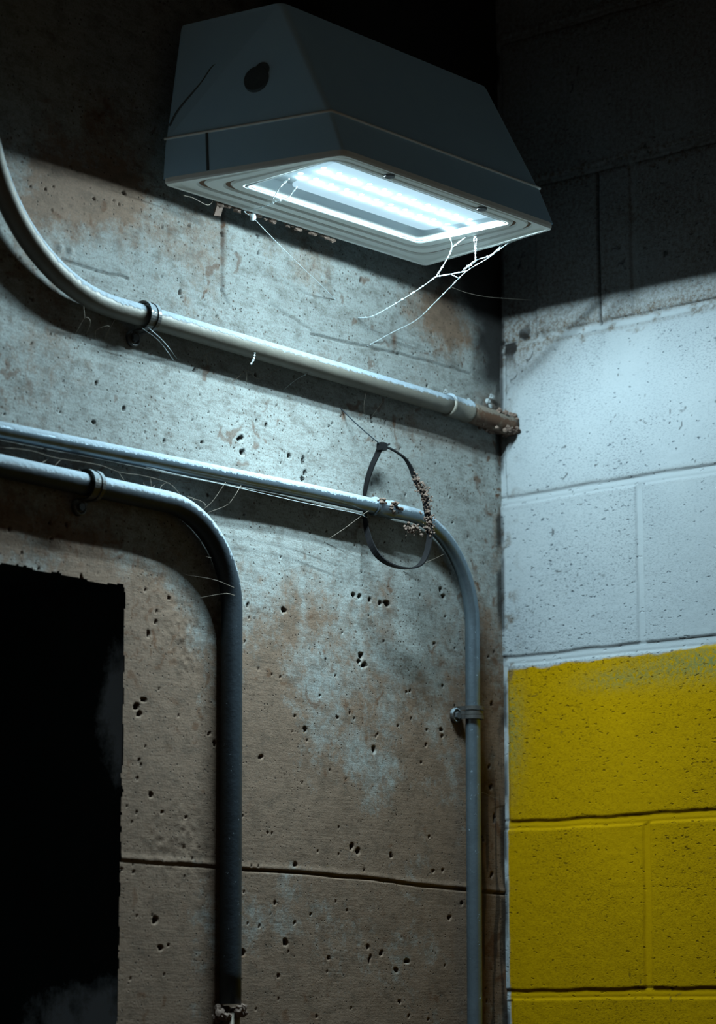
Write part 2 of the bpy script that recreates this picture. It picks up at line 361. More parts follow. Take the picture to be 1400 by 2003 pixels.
OX, OZ = -0.6625, 2.0465                                 # edge and head of the dark opening
S = .0016
U = np.concatenate([np.arange(-3.4, -1.1, .08), np.arange(-1.1, -.0001, S), [0.0, .03]])
V = np.concatenate([np.arange(0, 1.20, .06), np.arange(1.20, 2.56, S), np.arange(2.56, 2.92, .006), [3.0]])
X, Z = np.meshgrid(U, V, indexing='ij')
fine = (sst(-1.12, -1.08, X)) * sst(1.19, 1.22, Z)
Y = (fbm(X, Z, 5, 4, 1) - .5) * .0035 + (fbm(X, Z, 45, 4, 5) - .5) * .0004 * fine
wx = (vn(X * 260, Z * 260, 3) - .5) * .0030; wz = (vn(X * 260, Z * 260, 8) - .5) * .0030
pitm = np.zeros_like(X)
for (cx, cz, w, h) in PITS:
    i0, i1 = np.searchsorted(U, (cx - w * 1.6 - .003, cx + w * 1.6 + .003)); j0, j1 = np.searchsorted(V, (cz - h * 1.6 - .003, cz + h * 1.6 + .003))
    x = X[i0:i1, j0:j1] + wx[i0:i1, j0:j1] - cx; z = Z[i0:i1, j0:j1] + wz[i0:i1, j0:j1] - cz
    a_ = random.uniform(-.5, .5); x, z = x * math.cos(a_) + z * math.sin(a_), -x * math.sin(a_) + z * math.cos(a_)
    r = np.sqrt((x / (w * .58)) ** 2 + (z / (h * .62)) ** 2)
    pitm[i0:i1, j0:j1] = np.maximum(pitm[i0:i1, j0:j1], 1 - sst(.75, 1.15, r))
Y += pitm * .0045
# pour joint across the lower wall
zj = 1.7575 + (X + .28) * np.where(X > -.28, -.034, -.004) + (fbm(X, Z * 0, 9, 3, 2) - .5) * .004
jd = Z - zj; jline = np.exp(-(jd / .0010) ** 2)
jamt = np.clip(.35 + sst(-.50, -.45, X), 0, 1)
Y += jline * .003 * jamt - np.exp(-((jd - .004) / .003) ** 2) * .0008
# formwork lines of the upper wall
def seg(x0, z0, x1, z1, w):
    t = np.clip(((X - x0) * (x1 - x0) + (Z - z0) * (z1 - z0)) / ((x1 - x0) ** 2 + (z1 - z0) ** 2), 0, 1)
    wob = (vn(X * 60, Z * 60, 12) - .5) * .0025
    d = np.hypot(X - x0 - t * (x1 - x0), Z - z0 - t * (z1 - z0) + wob)
    return np.exp(-(d / w) ** 2)
l1 = seg(-.765, 2.379, -.667, 2.381, .0012) + seg(-.365, 2.381, -.203, 2.389, .0013) + seg(-.203, 2.389, -.06, 2.393, .0011)
l2 = seg(-.4388, 2.402, -.36, 2.385, .0012)
drip = seg(-.519, 2.505, -.518, 2.40, .0022) + seg(-.518, 2.40, -.508, 2.387, .0022)
Y += (l1 + l2 * .5) * .003 + drip * .002
# crumbled patches
rp = gauss(X, Z, -.565, 1.99, .02, .035) + gauss(X, Z, -.575, 1.78, .05, .04) + gauss(X, Z, -.60, 2.02, .04, .04) * .6 + gauss(X, Z, -.05, 2.355, .05, .008)
Y += np.clip(rp, 0, 1) * (fbm(X, Z, 170, 2, 9) - .5) * .0018 * fine
# weep holes bumps
for cx in (-.7667, -.7525):
    Y -= gauss(X, Z, cx, 2.392, .005, .004) * .002
Y += sst(-.012, 0, X) * 0
# masks
Xw = X + (vn(X * 55, Z * 55, 91) - .5) * .022 + (vn(X * 170, Z * 170, 92) - .5) * .007; Zw = Z + (vn(X * 55, Z * 55, 93) - .5) * .022 + (vn(X * 170, Z * 170, 94) - .5) * .007
big = fbm(Xw * .9 + Zw * .4, Zw * .9 - Xw * .4, 7, 5, 21)
tan = .16 + (big - .5) * 1.6 + sst(2.15, 1.75, Z) * .85
tan += gauss(X, Z, -.72, 2.455, .16, .05) * .62 + gauss(X, Z, -.11, 2.45, .11, .055) * .75
tan += gauss(X, Z, -.55, 2.44, .05, .035) * .3 + gauss(X, Z, -.24, 2.08, .035, .06) * .5 + gauss(X, Z, -.80, 2.08, .12, .03) * .5
tan += sst(2.10, 2.02, Z) * sst(-.54, -.60, X) * .45
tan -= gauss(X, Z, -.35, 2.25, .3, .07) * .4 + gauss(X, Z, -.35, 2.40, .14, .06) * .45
rust = gauss(X, Z, -.517, 2.46, .004, .035) * .6 + gauss(X, Z, -.3069, 2.2948, .004, .008) + gauss(X, Z, -.213, 2.405, .005, .010) * 1.0
rust += sst(-.078, -.066, X) * (1 - sst(-.045, -.02, X)) * sst(2.06, 1.80, Z) * (.35 + fbm(X * 1.6, Z * .35, 30, 3, 31) * .9)
rust += gauss(X, Z, -.225, 2.09, .012, .05) * .35 + gauss(X, Z, -.01, 2.355, .03, .02) * .8
rust += gauss(X, Z, -.1, 2.30, .16, .012) * .5
sp = vn(Xw * 75 + Zw * 30, Zw * 75 - Xw * 30, 41); rust += sst(.84, .92, sp) * sst(.45, .62, fbm(X, Z, 12, 2, 43)) * .7
rust += sst(.72, .86, sp) * sst(-.07, -.02, X) * .7
sp2 = vn(Xw * 190 + Zw * 60, Zw * 150 - Xw * 60, 44); rust += sst(.70, .82, sp2) * np.clip(gauss(X, Z, -.76, 2.085, .13, .03) + gauss(X, Z, -.62, 2.0, .05, .07) + gauss(X, Z, -.84, 2.24, .06, .06) * .8 + gauss(X, Z, -.3, 1.70, .3, .1) * .35, 0, 1) * .9
dirt = pitm * .92 + jline * jamt * .9 + l1 * .45 + l2 * .25 + drip * .25
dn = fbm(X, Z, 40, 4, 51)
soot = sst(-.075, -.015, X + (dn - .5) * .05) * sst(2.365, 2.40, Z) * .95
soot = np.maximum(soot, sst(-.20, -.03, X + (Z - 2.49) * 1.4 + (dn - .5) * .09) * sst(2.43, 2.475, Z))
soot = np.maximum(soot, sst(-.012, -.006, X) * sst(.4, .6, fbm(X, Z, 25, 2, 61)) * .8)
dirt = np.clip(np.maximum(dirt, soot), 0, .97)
streak = sst(.62, .72, vn(X * 230, Z * 18, 71)) * sst(-.08, -.06, X) * sst(2.0, 1.8, Z)
dirt = np.maximum(dirt, streak * .7)
jx = (fbm(Z, Z * 0, 60, 3, 81) - .5) * .006; jz = (fbm(X, X * 0, 60, 3, 83) - .5) * .007
Xc = (X[:-1, :-1] + X[1:, 1:]) / 2; Zc = (Z[:-1, :-1] + Z[1:, 1:]) / 2
keep = ~((Xc < OX + jx[:-1, :-1]) & (Zc < OZ + jz[:-1, :-1] - (Xc + .66) * 0.004) & (Xc > -1.75) & (Zc > 0.0))
wl = grid_mesh('wall_left', U, V, lambda A, B: np.stack([A, Y, B], -1),
               {'tan': tan, 'rust': np.clip(rust, 0, 1), 'dirt': dirt}, keep, M['concrete'])
tag(wl, 'stained pitted cast concrete wall carrying the conduits', kind='structure')
# deep dark recess seen through the opening
bm = bmesh.new()
x0, x1, d, t = -1.76, OX + .004, .30, .03
zt = OZ + .006
for lo, hi in (((x0, d, 0), (x1, d + t, zt)), ((x1, .005, 0), (x1 + t, d + t, zt + t)), ((x0 - t, .005, 0), (x0, d + t, zt + t)), ((x0, .005, zt), (x1, d + t, zt + t))):
    box(bm, lo, hi)
rec = from_bm('recess_lining', bm, M['recess'], wl)
tag(rec, 'black painted inside of the opening')
# ------------------------------------------------------------------ right wall: painted block, plane x = 0
CH = .2032
U2 = np.concatenate([np.arange(-3.2, -.56, .08), np.arange(-.56, -.0001, S), [0.0, .03]])
V2 = np.concatenate([np.arange(0, 1.20, .06), np.arange(1.20, 2.92, S), [3.0]])
A, B = np.meshgrid(U2, V2, indexing='ij')
wob = (fbm(A, B, 18, 3, 101) - .5) * .003
k = np.floor((B + wob + .003) / CH); zb = B + wob + .003 - k * CH - .0055
bed = np.abs(np.where(zb > CH / 2, zb - CH, zb))
off = np.where(k % 2 == 0, CH, 0.0) + .004
ya = np.mod(A + wob * 1.3 + off + CH * 2, CH * 2); head = np.minimum(ya, CH * 2 - ya)
mort = np.maximum(1 - sst(.0042, .0068, bed), 1 - sst(.0038, .0062, head))
# the course at the top has two extra cut pieces next to the corner
extra = np.zeros_like(A)
row12 = sst(2.440, 2.443, B) * (1 - sst(2.636, 2.640, B))
for yy in (-.0569, -.1556):
    extra = np.maximum(extra, np.exp(-((A - yy + wob) / .0016) ** 2) * row12)
bead = np.exp(-((zb + .0015) / .003) ** 2) * (1 - sst(.006, .008, bed))
lumpy = (fbm(A, B, 150, 2, 111) - .5)
roughm = (1 - mort) * np.clip(.15 + 1.5 * (fbm(A, B, 9, 3, 115) - .22), 0, 1)
D = mort * .0024 - bead * .0008 - (1 - mort) * lumpy * .0006 + extra * .004
groove = np.exp(-((zb - .0060) / .0009) ** 2) * sst(.3, .5, fbm(A, B * 0, 14, 2, 121))
D += groove * .0022
D += (fbm(A, B, 6, 3, 131) - .5) * .002
D = D - (1 - sst(-.060, -.054, A)) * 0 + row12 * sst(-.060, -.055, A) * .006
yn = (fbm(A, B, 60, 4, 141) - .5) * .008
yellow = 1 - sst(-.0012, .0012, B - (10 * CH - .0075) + yn - (np.exp(-((A + .36) / .09) ** 2)) * .006)
yellow *= 1 - sst(-.0065, -.0045, A + yn * .3)
thin = gauss(A, B, -.30, 2.01, .09, .02) + gauss(A, B, -.01, 1.95, .02, .06) * .8 + gauss(A, B, -.17, 2.0, .05, .012) * .6
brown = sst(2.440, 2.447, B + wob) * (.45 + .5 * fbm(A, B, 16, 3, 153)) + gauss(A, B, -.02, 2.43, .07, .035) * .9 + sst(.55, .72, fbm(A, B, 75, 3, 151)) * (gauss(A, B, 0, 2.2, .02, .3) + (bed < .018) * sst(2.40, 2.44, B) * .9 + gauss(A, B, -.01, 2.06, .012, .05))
Aw = A + (vn(A * 120, B * 120, 191) - .5) * .016; Bw = B + (vn(A * 120, B * 120, 192) - .5) * .016
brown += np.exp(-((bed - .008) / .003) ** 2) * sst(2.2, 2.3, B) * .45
dn2 = fbm(A, B, 55, 3, 161)
dirt2 = sst(.50, .62, dn2) * gauss(A, B, -.025, 2.44, .04, .022) * 1.3 + extra * .9 + groove * np.where(B > 2.5, .4, .75)
dirt2 += (1 - sst(.002, .006, -A)) * sst(.35, .6, fbm(A, B, 30, 3, 163)) * .8
spk = vn(Aw * 120, Bw * 120, 171); dirt2 += sst(.93, .97, spk) * sst(.5, .6, fbm(A, B, 14, 2, 173)) * .7
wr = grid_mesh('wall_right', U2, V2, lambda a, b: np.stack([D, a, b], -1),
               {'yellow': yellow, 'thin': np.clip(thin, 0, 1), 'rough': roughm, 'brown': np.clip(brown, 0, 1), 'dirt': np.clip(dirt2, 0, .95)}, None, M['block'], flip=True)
tag(wr, 'block wall painted pale grey above and yellow below', kind='structure')
# floor and ceiling
bm = bmesh.new(); box(bm, (-3.4, -3.2, -.05), (.05, .45, 0)); fl = from_bm('floor', bm, M['floor']); tag(fl, kind='structure')
bm = bmesh.new(); box(bm, (-3.4, -3.2, 3.0), (.05, .45, 3.06)); ce = from_bm('ceiling', bm, M['ceiling']); tag(ce, kind='structure')

# ------------------------------------------------------------------ wall-mounted LED light
ZB = 2.488
def rpoly(P, r, z, n=6):
    """rounded polygon from 4 xy corners"""
    out = []; m = len(P)
    for i in range(m):
        p = Vector(P[i]); a = (Vector(P[i - 1]) - p); b = (Vector(P[(i + 1) % m]) - p)
        a.normalize(); b.normalize()
        for k in range(n + 1):
            t = k / n; q = p + a * r * (1 - t) ** 2 + b * r * t ** 2
            out.append(Vector((q.x, q.y, z)))
    return out
OUT = [(-0.648, -0.0304), (-0.5976, -0.244), (-0.2439, -0.2613), (-0.2217, -0.0561)]
OPN = [(-0.5789, -0.0896), (-0.5868, -0.2189), (-0.2893, -0.2292), (-0.2972, -0.1054)]
TOPB = [(-0.644, -0.0294), (-0.5967, -0.2267), (-0.2444, -0.2425), (-0.2237, -0.0531)]
TOPU = [(-0.6243, -0.0294), (-0.6036, -0.1626), (-0.2533, -0.1754), (-0.2365, -0.0472)]
def lerpP(P, Q, t): return [(a[0] + (b[0] - a[0]) * t, a[1] + (b[1] - a[1]) * t) for a, b in zip(P, Q)]
def loft(bm, rings, close_first=False, close_last=False):
    vs = [[bm.verts.new(p) for p in r] for r in rings]
    n = len(vs[0])
    for a, b in zip(vs, vs[1:]):
        for k in range(n): bm.faces.new((a[k], a[(k + 1) % n], b[(k + 1) % n], b[k]))
    if close_first: bm.faces.new(vs[0][::-1])
    if close_last: bm.faces.new(vs[-1])
fx = empty('wall_light', (-.42, -.028, ZB))
tag(fx, 'grey wedge-shaped wall light glowing cyan white in the corner', 'light')
bm = bmesh.new()
loft(bm, [rpoly(OUT, .004, ZB + .003), rpoly(lerpP(OUT, TOPB, .9), .004, ZB + .044), rpoly(TOPB, .006, ZB + .049), rpoly(lerpP(TOPB, TOPU, .03), .006, ZB + .052),
          rpoly(lerpP(TOPB, TOPU, .97), .008, ZB + .181), rpoly(TOPU, .010, ZB + .185)], False, True)
hs = from_bm('housing', bm, M['housing'], fx)
bm = bmesh.new(); box(bm, (-.56, -.033, ZB + .045), (-.26, -.0005, ZB + .155)); from_bm('wall_bracket', bm, M['screw'], fx)
# front door with its pressed grooves; ring positions run from the outer edge (0) to the opening (1)
bm = bmesh.new()
prof = [(0, .0035), (0, -.0010), (.02, -.0035), (.09, -.0035), (.12, -.0005), (.30, -.0005), (.33, .0020), (.39, .0020), (.42, -.0005),
        (.62, -.0008), (.65, .0018), (.71, .0018), (.74, -.0008), (.93, -.0008), (.97, .0010), (1.0, .0010), (1.0, .0062)]
rings = []
for t_, dz in prof:
    r_ = .006 + .020 * (1 if .1 < t_ < .92 else .15)
    rings.append(rpoly(lerpP(OUT, OPN, t_), r_, ZB + dz))
loft(bm, rings)
fr = from_bm('door_frame', bm, M['frame'], fx); tag(fr, 'pale grey door frame around the lens')
bm = bmesh.new()                                      # rusty dirt lying in the two pressed grooves
for t0, t1 in ((.332, .388), (.652, .708)):
    loft(bm, [rpoly(lerpP(OUT, OPN, t0), .026, ZB + .0013), rpoly(lerpP(OUT, OPN, t1), .026, ZB + .0013)])
gv = from_bm('groove_rust', bm, M['groove'], fr); tag(gv, 'brown rust line pressed into the frame')
bm = bmesh.new(); loft(bm, [rpoly(OPN, .009, ZB + .0010), rpoly(OPN, .009, ZB + .0001)], True, True)
gl = from_bm('lens', bm, M['glass'], fx); tag(gl, 'glowing dusty glass lens')
bm = bmesh.new()
loft(bm, [rpoly(lerpP(OPN, OUT, .045), .009, ZB - .0006), rpoly(lerpP(OPN, OUT, .02), .009, ZB - .0016), rpoly(OPN, .009, ZB - .0013), rpoly(lerpP(OPN, OUT, -.012), .009, ZB - .0002)])
gk = from_bm('gasket', bm, M['gasket'], fx); tag(gk, 'bright white gasket round the lens')
# reflector tray
bm = bmesh.new(); TR = lerpP(OPN, OUT, .04)
loft(bm, [rpoly(TR, .010, ZB + .0064), rpoly(TR, .010, ZB + .020)], False, True)
tr = from_bm('reflector_tray', bm, M['tray'], fx)
# lit board carrying the LEDs
B0 = [(P_[0], P_[1]) for P_ in lerpP(OPN, [(sum(q[0] for q in OPN) / 4, sum(q[1] for q in OPN) / 4)] * 4, .10)]
B0[0] = (B0[0][0] + .030, B0[0][1] - .018); B0[3] = (B0[3][0], B0[3][1] - .014); B0[1] = (B0[1][0] + .010, B0[1][1])
bm = bmesh.new(); loft(bm, [rpoly(B0, .010, ZB + .0062), rpoly(B0, .010, ZB + .0082)], True, True)
bo = from_bm('led_board', bm, M['board'], fx); tag(bo, 'glowing board of light behind the lens')
# two rows of LEDs
P0 = Vector((-0.5592, -0.1518)); du = Vector((.0245, -.0010))
for row in range(2):
    for i in range(11):
        p = P0 + du * i + Vector((.002 * row, -.031 * row))
        bm = bmesh.new(); bmesh.ops.create_circle(bm, cap_ends=True, segments=10, radius=.0030, matrix=Matrix.Translation((p.x, p.y, ZB + .0058)))
        for f_ in bm.faces:
            if f_.normal.z > 0: f_.normal_flip()
        me = bpy.data.meshes.new('led'); bmesh.ops.translate(bm, verts=bm.verts[:], vec=-parent_world(fx)); bm.to_mesh(me); bm.free()
        led = link('led', me, M['led'], fx)
        led_lamp((p.x, p.y, ZB + .0042), fx, parent_world(fx))
for (sx_, sy_) in ((-0.5082, -0.2337), (-0.3536, -0.2406)):
    bm = bmesh.new(); disc(bm, (sx_, sy_, ZB - .0006), .0062, .0022, (0, 0, -1)); from_bm('screw', bm, M['screw'], fx)
# pale bead put in as ridge highlight, seam cover and knockout on the side
bm = bmesh.new()
sp_ = [Vector((*TOPB[0], ZB + .0495)), Vector((*TOPB[1], ZB + .0495)), Vector((*TOPB[2], ZB + .0495)), Vector((*TOPB[3], ZB + .0495))]
for a_, b_ in zip(sp_, sp_[1:]): tube(bm, [a_.lerp(b_, .01 * q) for q in range(0, 101, 10)], .0016, 8)
bd = from_bm('seam_highlight_bead', bm, M['frame'], fx, True)
nl = Vector((-.217, -.051, .03)).normalized()
bm = bmesh.new()
q0 = Vector((*OUT[0], ZB)).lerp(Vector((*OUT[1], ZB)), .26); q1 = Vector((*TOPB[0], ZB + .048)).lerp(Vector((*TOPB[1], ZB + .048)), .26)
tube(bm, [q0 + Vector((.0004, 0, .004)), q0.lerp(q1, .5) + Vector((.0004, 0, 0)), q1 + Vector((.0004, 0, 0))], .0018, 6)
from_bm('seam_clip', bm, M['plug'], fx)
SN = Vector((-.963, -.231, .1385)).normalized()
bm = bmesh.new(); kc = Vector((-.6128, -.1365, 2.5885)); ks = kc + Vector((.0020, -.0060, .0095))
kc = kc + SN * .0022; ks = ks + SN * .0022
disc(bm, kc - SN * .0012, .0155, .0032, SN, 24); disc(bm, ks - SN * .0012, .0095, .0020, SN, 20)
from_bm('knockout_plug', bm, M['plug'], fx)
bm = bmesh.new()
tube(bm, [p + SN * .0016 for p in catmull([(-.6400, -.0340, 2.552), (-.6353, -.0437, 2.5704), (-.6267, -.0678, 2.5964), (-.6225, -.0795, 2.6125), (-.6180, -.092, 2.620)], 5)], .0012, 6)
ck = from_bm('crack', bm, M['plug'], fx, True); tag(ck, 'dark crack running up the side of the housing')
# rusty mounting tab hanging behind the lower edge
bm = bmesh.new(); ribbon(bm, [(-.562, -.034, ZB + .004), (-.560, -.034, ZB - .006), (-.558, -.028, ZB - .016)], .010, .002, (1, 0, 0))
tab = from_bm('mounting_tab', bm, M['crust'], fx); tag(tab, 'rusty tab under the back edge')

# ------------------------------------------------------------------ conduits
YC = -.0142
YC2 = -.0135
YC1 = -.0180
def arc(cx, cz, r, a0, a1, n=20):
    return [(cx + r * math.cos(math.radians(a0 + (a1 - a0) * k / n)), cz + r * math.sin(math.radians(a0 + (a1 - a0) * k / n))) for k in range(n + 1)]
def run(a, b, n=14): return [(a[0] + (b[0] - a[0]) * k / n, a[1] + (b[1] - a[1]) * k / n) for k in range(n + 1)]
def pipe(name, path, r, mat, parent=None, y=YC, origin=None):
    bm = bmesh.new(); pts = []
    for p in path:
        v = Vector((p[0], y, p[1]))
        if not pts or (v - pts[-1]).length > 1e-4: pts.append(v)
    tube(bm, pts, r, 28); return from_bm(name, bm, mat, parent, True, origin)
def sleeve(parent, name, a, b, r, mat, ring=True, y=YC):
    bm = bmesh.new(); a = Vector((a[0], y, a[1])); b = Vector((b[0], y, b[1])); L_ = (b - a).length
    pts = [a, a.lerp(b, .002 / L_), a.lerp(b, .004 / L_), b.lerp(a, .004 / L_), b.lerp(a, .002 / L_), b]
    rr = [r * 1.0, r * 1.12, r * 1.03, r * 1.03, r * 1.12, r] if ring else [r] * 6
    tube(bm, pts, rr, 28); return from_bm(name, bm, mat, parent, True)

R1, R2, R3 = .0118, .0091, .0118
# upper conduit: out of the corner, along the wall and bending up
c1 = empty('conduit', (-.45, YC, 2.338)); tag(c1, 'topmost conduit under the light, sweeping up at the left edge', 'conduit', 'wall conduits')
pipe('pipe', [(-.8938, 2.98)] + run((-.8938, 2.80), (-.8938, 2.54), 6) + arc(-.7038, 2.5276, .19, 180, 270) + run((-.69, 2.3376), (-.123, 2.3370), 20), R1, M['galv'], c1, YC1)
sleeve(c1, 'coupling', (-.1315, 2.3370), (-.0904, 2.3355), R1 * 1.12, M['galv'], y=YC1)
st_ = pipe('corner_stub', run((-.096, 2.3354), (.002, 2.3326), 8), R1 * 1.10, M['rusty'], c1, YC1); tag(st_, 'rust-eaten end of the conduit at the corner')
# middle conduit: along, then bending down by the corner
c2 = empty('conduit', (-.45, YC2, 2.189)); tag(c2, 'middle conduit, bending down beside the yellow wall corner', 'conduit', 'wall conduits')
pipe('pipe', run((-1.295, 2.1682), (-.3914, 2.1891), 20) + run((-.38, 2.1893), (-.1991, 2.1903), 6) + arc(-.1991, 2.0703, .12, 90, 0) + run((-.0792, 2.05), (-.0830, 1.15), 18), R2, M['galv_light'], c2, YC2)
sleeve(c2, 'coupling', (-.2699, 2.1899), (-.2348, 2.1902), R2 * 1.13, M['galv_light'], y=YC2)
# lower conduit: along above the opening and down its side
c3 = empty('conduit', (-.60, YC, 2.142)); tag(c3, 'lowest conduit, bending down beside the black opening', 'conduit', 'wall conduits')
pipe('pipe', run((-1.295, 2.1419), (-.63, 2.1419), 18) + arc(-.6176, 2.0369, .105, 90, 0) + run((-.5125, 2.02), (-.5091, 1.615), 12), R3, M['galv_dark'], c3)
bm = bmesh.new()
for _ in range(26):
    a_ = random.uniform(0, 6.28); lump(bm, (-.5091 + .014 * math.cos(a_), YC + .012 * math.sin(a_), 1.605 + random.uniform(-.006, .007)), random.uniform(.003, .0055), jag=.5)
cr = from_bm('end_crust', bm, M['crust'], c3); tag(cr, 'brown crust around the conduit end')
bm = bmesh.new(); tube(bm, [(-.5091, YC, 1.606), (-.5080, YC, 1.15)], .0105, 20); from_bm('end_fitting', bm, M['rusty'], c3, True)

# one-hole pipe straps
def strap(c, r, ax, tabdir, label, mat):
    """c: conduit centre (x,z); ax: unit (x,z) along the conduit; tabdir: unit (x,z) towards the bolt"""
    o = empty('pipe_strap', (c[0], -.002, c[1])); tag(o, label, 'strap', 'pipe straps')
    A3 = Vector((ax[0], 0, ax[1])); T3 = Vector((tabdir[0], 0, tabdir[1])); C3 = Vector((c[0], YC2 if r < .01 else (YC1 if c[1] > 2.2 else YC), c[1]))
    bm = bmesh.new()
    for s_, rr, w in ((-.0055, 0.0016, .0046), (.0, .0006, .0050), (.0055, .0016, .0046)):
        pts = [Vector((C3.x, -.0012, C3.z)) + T3 * (r + .010) + A3 * s_ * .9, Vector((C3.x, -.0025, C3.z)) + T3 * (r + .0035) + A3 * s_]
        for k_ in range(0, 21):
            an = math.radians(-15 + 215 * k_ / 20)
            pts.append(C3 + A3 * s_ + (T3 * math.cos(an) + Vector((0, -1, 0)) * math.sin(an)) * (r + .0018 + rr))
        ribbon(bm, pts, w, .0020, A3)
    from_bm('band', bm, mat, o)
    bm = bmesh.new(); B3 = Vector((c[0], -.001, c[1])) + T3 * (r + .0105) - A3 * .004
    disc(bm, B3, .0095, .003, (0, -1, 0), 20)
    tube(bm, [B3 + Vector((0, -.0028, 0)) + Vector((math.cos(q) * .0078, 0, math.sin(q) * .0078)) for q in [k_ * 2 * math.pi / 20 for k_ in range(21)]], .0016, 8)
    from_bm('tab', bm, mat, o, True)
    bm = bmesh.new(); disc(bm, B3 + Vector((0, -.0025, 0)), .0048, .0042, (0, -1, 0), 6); from_bm('bolt', bm, M['screw'], o)
    return o
strap((-.6559, 2.3375), R1, (1, 0), (0, -1), 'strap on the topmost conduit with its bolt below', M['strap'])
strap((-.7304, 2.1419), R3, (1, 0), (0, -1), 'strap on the lowest conduit above the black opening', M['strap'])
strap((-.0797, 1.9629), R2, (0, 1), (-1, 0), 'strap on the vertical conduit next to the yellow paint', M['strap'])

# ------------------------------------------------------------------ cable tie, wire, debris
TIE = [(-0.2623, -0.02, 2.2633), (-0.2641, -0.016, 2.2531), (-0.2697, -0.012, 2.2379), (-0.2722, -0.007, 2.2210), (-0.2721, -0.0030, 2.2046), (-0.2711, -0.0024, 2.1943), (-0.2718, -0.0030, 2.1790), (-0.2761, -0.010, 2.1590), (-0.2795, -0.02, 2.1402), (-0.2752, -0.028, 2.1265), (-0.2622, -0.035, 2.1184), (-0.2399, -0.04, 2.1166), (-0.2228, -0.044, 2.1215), (-0.2127, -0.046, 2.133), (-0.206, -0.047, 2.1522), (-0.2036, -0.046, 2.1711), (-0.2071, -0.045, 2.1892), (-0.2112, -0.043, 2.2104), (-0.22, -0.04, 2.2218), (-0.2265, -0.036, 2.2398), (-0.234, -0.032, 2.2515), (-0.2489, -0.027, 2.259), (-0.2581, -0.022, 2.2625)]
ti = empty('cable_tie', TIE[5]); tag(ti, 'black plastic cable tie looped loosely round the middle conduit', 'cable tie')
bm = bmesh.new(); pts = catmull(TIE, 5); n_ = len(pts)
ribbon(bm, pts, [.0085 - .0046 * math.exp(-((i / n_ - .22) / .09) ** 2) if i < n_ * .80 else .0080 - .0050 * min(1, (i / n_ - .80) / .12) for i in range(n_)], .0016)
from_bm('band', bm, M['black'], ti)
bm = bmesh.new(); box(bm, (-.2665, -.0260, 2.2570), (-.2580, -.0165, 2.2660)); bmesh.ops.bevel(bm, geom=bm.edges[:], offset=.001, segments=2)
hd = from_bm('head', bm, M['black'], ti)
bm = bmesh.new(); ribbon(bm, catmull([(-.259, -.022, 2.2632), (-.254, -.021, 2.2640), (-.2495, -.021, 2.2668)], 4), .005, .0014); from_bm('tail', bm, M['black'], ti)
bm = bmesh.new(); tube(bm, catmull([(-0.3118, 0.001, 2.3024), (-0.2927, -0.01, 2.2835), (-0.2706, -0.019, 2.2676), (-0.2635, -0.0215, 2.2629)], 5), .0007, 6)
w_ = from_bm('wire', bm, M['wire'], None, True, (-.31, 0, 2.302)); tag(w_, 'thin dark wire running from the wall to the cable tie', 'wire')
bm = bmesh.new()
for k_ in range(280):
    t_ = random.random(); i_ = int(n_ * (.66 + .18 * t_)); p = pts[min(i_, n_ - 1)]
    sp = .0022 + .0026 * (1 - abs(2 * t_ - .9))
    lump(bm, p + Vector((random.gauss(-.001, sp), random.gauss(-.002, sp * .8), random.gauss(0, sp))), random.uniform(.0005, .0014), jag=.6)
for k_ in range(45):
    lump(bm, Vector((-.2235, -.038, 2.166)) + Vector((random.gauss(0, .007), random.gauss(0, .004), random.gauss(0, .003))), random.uniform(.0008, .002), jag=.5)
o = from_bm('debris_clump', bm, M['crust'], None, False, (-.208, -.045, 2.19)); tag(o, 'crumbly brown debris stuck to the cable tie', 'debris', kind='stuff')
bm = bmesh.new()
for (cx, cz) in ((-.258, 2.196), (-.252, 2.1955), (-.243, 2.196), (-.236, 2.1945), (-.233, 2.193), (-.2465, 2.192), (-.2405, 2.190), (-.262, 2.197)):
    for _ in range(3): lump(bm, (cx + random.gauss(0, .002), YC - .007 + random.gauss(0, .003), cz - .003 + random.gauss(0, .002)), random.uniform(.0015, .0032), (1.3, 1, .8), .5)
o = from_bm('debris_clump', bm, M['crust'], None, False, (-.248, YC, 2.194)); tag(o, 'reddish crumbs lying on the middle conduit inside the tie', 'debris', kind='stuff')
bm = bmesh.new()
for k_ in range(120):
    x_ = -abs(random.gauss(0, .022)); lump(bm, (x_, YC + random.gauss(0, .010), 2.3335 + random.choice((-1, 1)) * random.uniform(.006, .013)), random.uniform(.0012, .0036), (1.2, 1, .9), .5)
o = from_bm('debris_clump', bm, M['crust'], None, False, (-.02, YC, 2.333)); tag(o, 'rusty crumbs packed round the pipe end in the corner', 'debris', kind='stuff')
bm = bmesh.new()
for (fx_, fz_, r_) in ((-.1183, 2.3575, .004), (-.112, 2.3545, .0035), (-.094, 2.352, .0045), (-.0717, 2.3545, .004), (-.066, 2.352, .003), (-.0325, 2.361, .0045), (-.0245, 2.369, .004), (-.028, 2.356, .003)):
    lump(bm, (fx_, -.006, fz_), r_, (1.1, .5, .8), .5)
o = from_bm('paint_flakes', bm, M['flake'], None, False, (-.07, 0, 2.355)); tag(o, 'loose pale paint flakes above the conduit coupling', 'flakes', kind='stuff')
bm = bmesh.new()
for t_ in np.linspace(.22, .62, 26):
    q = Vector((*OUT[0], ZB)).lerp(Vector((*OUT[3], ZB)), float(t_))
    if random.random() < .75: lump(bm, q + Vector((random.gauss(0, .003), .002, random.uniform(-.007, -.002))), random.uniform(.0015, .0036), (1.7, 1, .7), .5)
o = from_bm('debris_clump', bm, M['crust'], None, False, (-.50, -.035, ZB)); tag(o, 'brown fluff hanging from the back edge of the light', 'debris', kind='stuff')

